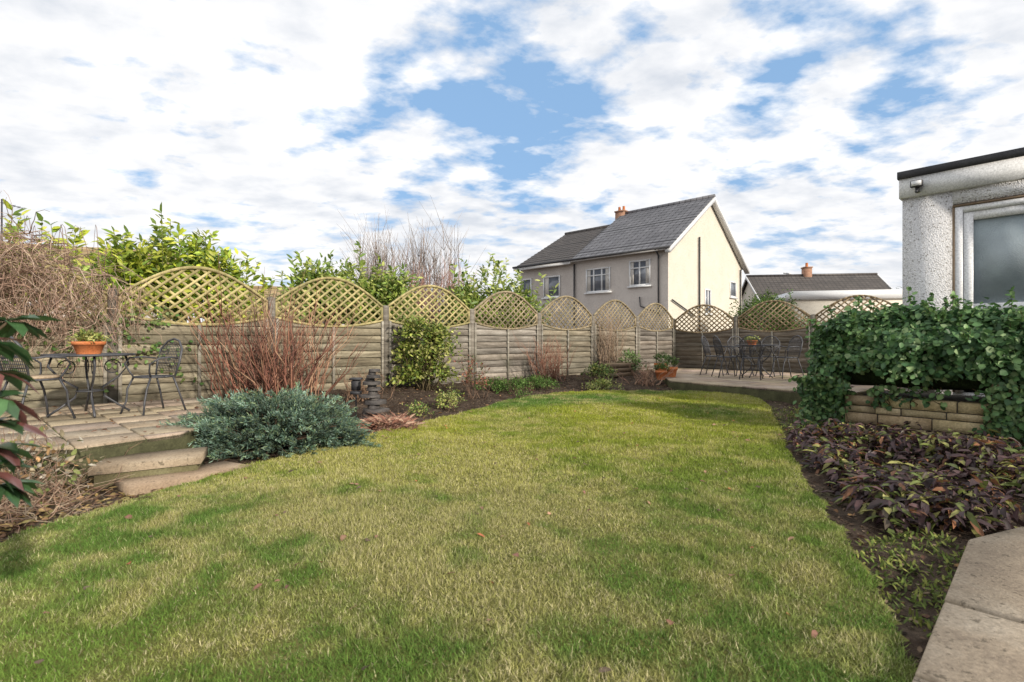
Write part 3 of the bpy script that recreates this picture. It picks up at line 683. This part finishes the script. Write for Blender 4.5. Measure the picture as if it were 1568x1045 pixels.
e=empty("ornamental_grass_tuft"); x,y=-1.45,5.95; n=1900; a=rng.uniform(0,2*np.pi,n); D=np.stack([np.cos(a),np.sin(a),rng.uniform(.2,1.6,n)],-1)
leaves("blades",np.array([x,y,h1(x,y)])+rng.normal(size=(n,3))*np.array([.10,.08,.02]),D,np.array([0,0,1.])+rund(n)*.3,rng.uniform(.14,.36,n),.005,pal(n,[(.46,.26,.19),(.34,.17,.12),(.55,.38,.27)],.3),MATTE,e,.45)
# ------------------------------------------------------------------ slate fountain
SL=noise_mat("slate",[(.3,(.035,.032,.033)),(.7,(.085,.078,.074))],8,.6,.4,.6,.01,attr=True)
e=empty("slate_fountain",(-1.74,6.4,h1(-1.76,6.4)-.02)); b=B(); z=0
prof=[.24,.18,.13,.17,.08,.14,.07,.13,.065,.12,.06,.11,.055,.09,.05,.07]
for r in prof:
    th=random.uniform(.028,.055); nn=8; a0=random.random(); ox,oy=random.gauss(0,.02),random.gauss(0,.02); v=random.uniform(.6,1.6); b.col=(v,v*.97,v*.93)
    b.prism([(ox+r*random.uniform(.65,1.25)*math.cos(a0+k*6.283/nn),oy+r*random.uniform(.65,1.25)*math.sin(a0+k*6.283/nn)) for k in range(nn)],z,z+th,.008); z+=th+.001
for k in range(26):
    a=random.uniform(0,6.28);r=random.uniform(.2,.42);v=random.uniform(.8,2.2);b.col=(v,v*.95,v*.9);s_=random.uniform(.03,.07);cx,cy=r*math.cos(a),r*math.sin(a)
    b.prism([(cx+s_*random.uniform(.6,1)*math.cos(q),cy+s_*random.uniform(.6,1)*math.sin(q)) for q in (0,1,2,3,4,5.2)],-.02,random.uniform(.03,.06),.012)
b.obj("stacked_slates",SL,e,cols=True)
e=empty("solar_lantern",(-1.98,6.5,h1(-1.98,6.5))); b=B(); b.tube([(0,0,0),(0,0,.3)],.01); b.box(-.06,.06,-.05,.05,.3,.34); b.box(-.05,.05,-.04,.04,.35,.48,.01); b.box(-.07,.07,-.06,.06,.485,.51,.01); b.obj("body",BLACK,e)
# ------------------------------------------------------------------ iron furniture
IRON=noise_mat("wrought_iron",[(.3,(.04,.043,.05)),(.7,(.09,.09,.10))],8,.45,.5,0)
STONE=noise_mat("seat_top",[(.3,(.32,.24,.16)),(.7,(.46,.36,.25))],9,.6,.3,.2,.004)
def arc(cx,cy,r,z,a0=0,a1=6.2832,n=24): return [(cx+r*math.cos(a0+(a1-a0)*i/n),cy+r*math.sin(a0+(a1-a0)*i/n),z) for i in range(n+1)]
def table(loc,rz,r=.38,h_=.70,name="iron_bistro_table"):
    e=empty(name,loc,rz); b=B()
    b.tube(arc(0,0,r,h_),.012,6); b.tube(arc(0,0,r*.7,h_-.01),.006,4); b.lathe([(r,0),(r,.006),(.001,.008)],0,0,h_-.004,28)
    for k in range(4):
        a=k*1.5708+.5; c,s_=math.cos(a),math.sin(a)
        b.tube([(c*q,s_*q,z) for q,z in((.30,h_-.01),(.33,h_*.82),(.24,h_*.62),(.10,h_*.45),(.12,h_*.3),(.24,h_*.14),(.34,.01))],.012,6)
        b.tube([(c*(.19+.07*math.cos(t)),s_*(.19+.07*math.cos(t)),h_*.8+.07*math.sin(t)) for t in [x*.45 for x in range(13)]],.006,4)
    b.tube(arc(0,0,.115,h_*.4),.008,5); b.obj("frame",IRON,e,True); return e
def chair(loc,rz,top=False,name="iron_patio_chair",sc=1.0):
    e=empty(name,loc,rz,sc); b=B(); sz=.44
    b.tube(arc(0,0,.2,sz),.012,6); b.tube(arc(0,0,.12,sz),.005,4)
    for k in range(-5,6):
        w=math.sqrt(max(.2**2-(k*.035)**2,0)); b.tube([(k*.035,-w,sz),(k*.035,w,sz)],.004,3); b.tube([(-w,k*.035,sz),(w,k*.035,sz)],.004,3)
    for sx in(-1,1):
        b.tube([(sx*.15,.14,sz),(sx*.17,.2,.25),(sx*.2,.27,0)],.012,5)
        b.tube([(sx*.15,-.14,sz),(sx*.17,-.2,.3),(sx*.16,-.22,.15),(sx*.2,-.26,0)],.012,5)
        b.tube([(sx*.19,.17,.66),(sx*.25,.05,.68),(sx*.26,-.12,.67),(sx*.22,-.2,.6),(sx*.17,-.17,.5),(sx*.15,-.14,sz)],.011,5)
    bk=[(-.17,.15,sz),(-.2,.19,.62),(-.19,.23,.78),(-.1,.26,.88),(0,.27,.91),(.1,.26,.88),(.19,.23,.78),(.2,.19,.62),(.17,.15,sz)]
    b.tube(bk,.013,6)
    for k in range(-6,7):
        x=k*.028; zt_=.9-.9*x*x*3; b.tube([(x,.16,.5),(x,.19,.62),(x,.23,.78),(x,.255,zt_-.03)],.0042,3)
    for zz in [.5+.035*i for i in range(10)]: w=.185 if zz<.8 else .13; y=.15+(zz-.44)*.26; b.tube([(-w,y,zz),(w,y,zz)],.0042,3)
    b.obj("frame",IRON,e,True)
    if top: b=B(); b.lathe([(.001,0),(.2,0),(.205,.015),(.195,.03),(.001,.031)],0,0,sz+.01,24); b.obj("seat_cushion",STONE,e)
    return e
PZ=.275
table((-4.45,5.4,PZ),.3,.38,.63)
chair((-3.92,5.6,PZ),math.radians(-20),sc=.88); chair((-4.62,4.95,PZ),math.radians(165),True,sc=.92)
def pot(name,loc,r,h_,cs=None,ph=.12):
    e=empty(name,loc); b=B(); b.lathe([(r*.7,0),(r*.92,h_*.72),(r,h_*.73),(r*1.03,h_),(r*.9,h_),(r*.85,h_*.85),(.001,h_*.84)],seg=28); b.obj("pot",POT,e,False)
    if cs: bush(e,(0,0,h_+ph*.3),(r*.9,r*.9,ph),30,12,.05,.02,cs,LEAF,.02,zmin=0)
    return e
pot("terracotta_plant_pot",(-4.38,5.3,PZ+.64),.14,.13,YG,.05)
BZ=.257
table((5.35,11.2,BZ),.2,.42,.70)
for x,y,a in((4.75,11.3,90),(5.0,10.7,150),(5.9,11.0,-80),(5.3,11.9,0),(5.85,11.7,-40),(4.75,12.0,50)): chair((x,y,BZ),math.radians(a))
pot("terracotta_plant_pot",(5.3,11.3,BZ+.71),.11,.1,YG,.03)
pot("terracotta_plant_pot",(3.5,11.3,BZ),.15,.22,GR,.2); pot("terracotta_plant_pot",(3.2,11.0,.22),.12,.2,GR,.12); pot("terracotta_plant_pot",(3.55,12.2,BZ),.16,.26,GR,.2)
e=empty("wooden_planter_box",(2.55,12.35,.2),ang); b=B()
for k in range(3): b.box(-.45,.45,-.2,.2,k*.11,k*.11+.1,.008)
b.obj("boards",BROWN,e)
# ------------------------------------------------------------------ right bed purple foliage
e=empty("hellebore_bed"); P=[];D=[];K=[]
poly=np.array([(2.72,4.95),(3.15,5.6),(3.75,5.35),(5.2,3.7),(3.2,2.9),(2.55,2.75),(2.02,2.75),(2.25,3.5)])
cnt=0
while cnt<600:
    x=random.uniform(1.9,5.2);y=random.uniform(2.6,5.7)
    if not inside(np.array([x]),np.array([y]),poly)[0]: continue
    if vn(np.array([x]),np.array([y]),2.2,50)[0]<.22: continue
    cnt+=1; z=h1(x,y); hh=random.uniform(.04,.12)+.22*float(vn(np.array([x]),np.array([y]),2.5,51)[0]); k=random.random()
    for m in range(random.randint(12,20)):
        a=random.uniform(0,6.28); P.append((x+math.cos(a)*.03,y+math.sin(a)*.03,z+hh*random.uniform(.2,1))); D.append((math.cos(a),math.sin(a),random.uniform(-.9,.6))); K.append(k)
P=np.array(P);D=np.array(D);K=np.array(K);n=len(P)
C=pal(n,[(.07,.042,.045),(.11,.062,.062),(.042,.028,.028),(.26,.12,.06),(.15,.18,.05),(.32,.31,.10)],.35,[.31,.2,.2,.10,.12,.07]); C[K>.84]=pal((K>.84).sum(),[(.17,.22,.06),(.32,.31,.10),(.09,.07,.05)],.3)
leaves("leaves",P,D,np.array([0,0,1.])+rund(n)*.7,.09*rng.uniform(.4,1.4,n),.030*rng.uniform(.6,1.4,n),C,LEAF,e,.35,.25)
e=empty("low_weeds"); P=[]
for i in range(170):
    x=random.uniform(1.55,2.3);y=x*1.02+random.uniform(.15,.8)
    if inside(np.array([x]),np.array([y]))[0] or y>2.9: continue
    for m in range(7): P.append((x+random.gauss(0,.03),y+random.gauss(0,.03),h1(x,y)+.005))
for i in range(190):
    x=random.uniform(3.0,4.2);y=random.uniform(5.2,7.4)
    if inside(np.array([x]),np.array([y]))[0] or pdist(np.array([x]),np.array([y]))[0]>.9: continue
    for m in range(16): P.append((x+random.gauss(0,.05),y+random.gauss(0,.05),h1(x,y)+random.uniform(0,.12)))
P=np.array(P);n=len(P); leaves("leaves",P,rund(n)+np.array([0,0,.7]),np.array([0,0,1.])+rund(n)*.4,.035*rng.uniform(.5,1.3,n),.012,pal(n,[(.15,.2,.05),(.24,.26,.07),(.1,.13,.04)],.3),MATTE,e)
# ------------------------------------------------------------------ litter in soil
def scatter(name,N,box,cs,L,W,cond,zoff=.006,mat=MATTE,flat=.5,zc=None):
    x=rng.uniform(box[0],box[1],N);y=rng.uniform(box[2],box[3],N); k=cond(x,y);x=x[k];y=y[k];n=len(x)
    z=(H(x,y) if zc is None else zc+0*x)+zoff; a=rng.uniform(0,6.28,n)
    D=np.stack([np.cos(a),np.sin(a),rng.normal(0,.25,n)],-1); return leaves(name,np.stack([x,y,z],-1),D,np.array([0,0,1.])+rund(n)*flat,L*rng.uniform(.4,1.4,n),W*rng.uniform(.5,1.4,n),pal(n,cs,.35),mat,None,.1)
bedc=lambda x,y:(~inside(x,y))&(((x-F0[0])*fnrm[0]+(y-F0[1])*fnrm[1])>.05)&(~inside(x,y,np.array(PLEFT)))&(~inside(x,y,np.array(PBACK)))
scatter("bark_chips",70000,(-5,5,1.5,14),[(.07,.048,.033),(.14,.095,.065),(.04,.03,.022),(.26,.19,.13)],.032,.014,bedc)
scatter("fallen_leaves",3400,(-4.2,-2.3,2.3,4.2),[(.32,.2,.1),(.18,.11,.07),(.42,.3,.13),(.26,.22,.09)],.06,.035,lambda x,y:bedc(x,y))
scatter("fallen_leaves",2400,(-2.5,4,1.6,14),[(.30,.17,.09),(.18,.1,.07),(.42,.26,.12)],.05,.03,bedc)
scatter("fallen_leaves",90,(-5.5,-2.8,3.5,7),[(.30,.17,.09),(.18,.1,.07)],.045,.028,lambda x,y:inside(x,y,np.array(PLEFT)),.01,zc=.277)
x=rng.uniform(-2.4,3.5,300);y=rng.uniform(1.5,9,300);k=inside(x,y);x=x[k];y=y[k];n=len(x);a=rng.uniform(0,6.28,n)
leaves("fallen_leaves",np.stack([x,y,zlw(x,y)+.02],-1),np.stack([np.cos(a),np.sin(a),rng.normal(0,.25,n)],-1),np.array([0,0,1.])+rund(n)*.5,.045*rng.uniform(.4,1.2,n),.03*rng.uniform(.5,1.2,n),pal(n,[(.46,.17,.09),(.28,.15,.11),(.40,.24,.16),(.15,.11,.08)],.3),MATTE,None,.25)
e=empty("dead_twig_shrub"); b=B()
for x,y,h_ in((-3.05,3.15,.26),(-3.35,3.35,.46),(-3.5,3.5,.44),(-2.95,2.9,.2),(-3.3,3.6,.25),(-2.85,3.2,.15)): twigs(b,(x,y,h1(x,y)),30,h_,.45,.0035,[(.36,.24,.17),(.27,.17,.12),(.42,.33,.24)],4,.03,jit=.15)
b.obj("twigs",TWIG,e,cols=True)
bush(e,(-3.3,3.42,.14),(.38,.3,.2),40,9,.05,.028,[(.35,.3,.2),(.5,.46,.38),(.2,.23,.08),(.4,.25,.12)],MATTE,.07)
e=empty("rhododendron_shrub"); b=B(); b.col=(.12,.09,.06); P=[];D=[]
for (x,y,z) in((-1.22,1.2,1.05),(-1.21,1.2,.98),(-1.19,1.18,.92),(-1.20,1.19,.86),(-1.22,1.2,.80),(-1.21,1.18,.75),(-1.28,1.3,1.1),(-1.25,1.25,.70)):
    b.tube([(-1.75,1.1,-.05),(-1.65,1.12,.3),((x-1.6)/2,(y+1.1)/2,z-.22),(x,y,z)],.009,5,.004)
    for m in range(13): a=random.uniform(0,6.28); P.append((x,y,z)); D.append((math.cos(a),math.sin(a),random.uniform(-.8,.35)))
b.obj("stems",TWIG,e,cols=True); P=np.array(P);D=np.array(D);n=len(P)
GLOSSY=leaf_mat("leaf_glossy",.3,.6,.15)
leaves("leaves",P,D,np.array([0,0,1.])+rund(n)*.3,.10*rng.uniform(.7,1.1,n),.04,pal(n,[(.06,.13,.05),(.10,.2,.08),(.2,.08,.07)],.3,[.5,.32,.18]),GLOSSY,e,.25)
# ------------------------------------------------------------------ world
SUN=Vector((.68,-.73,0)).normalized(); el=math.radians(24); az=math.atan2(SUN.x,SUN.y)
w=bpy.data.worlds.new("World"); scene.world=w; w.use_nodes=True; nt=w.node_tree; bg=nt.nodes["Background"]
sky=nt.nodes.new("ShaderNodeTexSky"); sky.sky_type='NISHITA'; sky.sun_disc=False; sky.sun_elevation=el; sky.sun_rotation=az
def M_(op,a,b_=None,c=None):
    m=nt.nodes.new("ShaderNodeMath"); m.operation=op
    for i,v in enumerate((a,b_,c)):
        if v is None: continue
        if isinstance(v,(int,float)): m.inputs[i].default_value=v
        else: nt.links.new(v,m.inputs[i])
    return m.outputs[0]
tc=nt.nodes.new("ShaderNodeTexCoord"); sx=nt.nodes.new("ShaderNodeSeparateXYZ"); nt.links.new(tc.outputs["Generated"],sx.inputs[0])
zz=M_('ADD',M_('MAXIMUM',sx.outputs[2],0),.17)
cb=nt.nodes.new("ShaderNodeCombineXYZ"); nt.links.new(M_('DIVIDE',sx.outputs[0],zz),cb.inputs[0]); nt.links.new(M_('DIVIDE',sx.outputs[1],zz),cb.inputs[1])
mp=nt.nodes.new("ShaderNodeMapping"); mp.inputs["Rotation"].default_value=(0,0,math.radians(-35)); mp.inputs["Scale"].default_value=(1,1.3,1); nt.links.new(cb.outputs[0],mp.inputs[0])
def wn(sc,det,r=.55,off=0,dist=0):
    n=nt.nodes.new("ShaderNodeTexNoise"); n.inputs["Scale"].default_value=sc;n.inputs["Detail"].default_value=det;n.inputs["Roughness"].default_value=r;n.inputs["Distortion"].default_value=dist
    m=nt.nodes.new("ShaderNodeVectorMath"); m.operation='ADD'; m.inputs[1].default_value=(off,off*.7,0); nt.links.new(mp.outputs[0],m.inputs[0]); nt.links.new(m.outputs[0],n.inputs["Vector"]); return n.outputs[0]
big=wn(.6,3,.5,3.1); puff=wn(4.2,7,.56,1.7,.1)
def blob(dx,dy,dz,rad):
    v=Vector((dx,dy,dz)).normalized(); d=nt.nodes.new("ShaderNodeVectorMath"); d.operation='DOT_PRODUCT'; d.inputs[1].default_value=v; nt.links.new(tc.outputs["Generated"],d.inputs[0])
    mr=nt.nodes.new("ShaderNodeMapRange"); mr.interpolation_type='SMOOTHSTEP'; mr.inputs[1].default_value=math.cos(rad); mr.inputs[2].default_value=1; nt.links.new(d.outputs["Value"],mr.inputs[0]); return mr.outputs[0]
cover=M_('ADD',M_('MULTIPLY',big,.4),M_('MULTIPLY',puff,.7))
blue=M_('ADD',M_('ADD',M_('MULTIPLY',blob(-.04,1,.42,.30),.10),M_('MULTIPLY',blob(.55,1,.38,.26),.10)),M_('ADD',M_('MULTIPLY',blob(.05,1,.62,.26),.09),M_('MULTIPLY',blob(.95,1,.55,.2),.05)))
blue=M_('ADD',blue,M_('ADD',M_('MULTIPLY',blob(-.75,1,.45,.2),.03),M_('MULTIPLY',blob(.1,1,.33,.2),.04)))
cover=M_('SUBTRACT',cover,blue)
mask=ramp(nt,cover,[(.355,(0,0,0)),(.475,(1,1,1))])
shade=ramp(nt,M_('ADD',M_('MULTIPLY',wn(4.2,6,.56,1.82,.1),.55),M_('MULTIPLY',wn(.8,4,.5,7.3),.45)),[(.37,(8.0,8.0,8.0)),(.5,(6.8,6.85,7.0)),(.63,(5.0,5.3,5.8))])
hz_=ramp(nt,sx.outputs[2],[(0,(1,1,1)),(.25,(0,0,0))])
skyc=mix(nt,sky.outputs[0],(2.2,3.8,6.1),.75,'MIX')
c=mix(nt,skyc,shade,mask,'MIX')
c=mix(nt,c,(7.2,7.1,7.0),M_('MULTIPLY',hz_,.45),'MIX')
nt.links.new(c,bg.inputs[0]); bg.inputs[1].default_value=.145
sl_=bpy.data.lights.new("sun","SUN"); sl_.energy=4.2; sl_.angle=math.radians(2); sl_.color=(1,.91,.78)
so=bpy.data.objects.new("sun",sl_); COL.objects.link(so)
sd=Vector((SUN.x*math.cos(el),SUN.y*math.cos(el),math.sin(el))); so.rotation_euler=sd.to_track_quat('Z','Y').to_euler()
cam=bpy.data.cameras.new("camera"); cam.lens=18; cam.sensor_width=36; cam.clip_end=3000; cam.clip_start=.05
cam.dof.use_dof=True; cam.dof.focus_distance=8; cam.dof.aperture_fstop=4
co=bpy.data.objects.new("camera",cam); COL.objects.link(co); co.location=(0,0,1.05); co.rotation_euler=(math.radians(90),0,0); scene.camera=co
scene.view_settings.view_transform='Standard'; scene.view_settings.look='None'; scene.view_settings.exposure=0
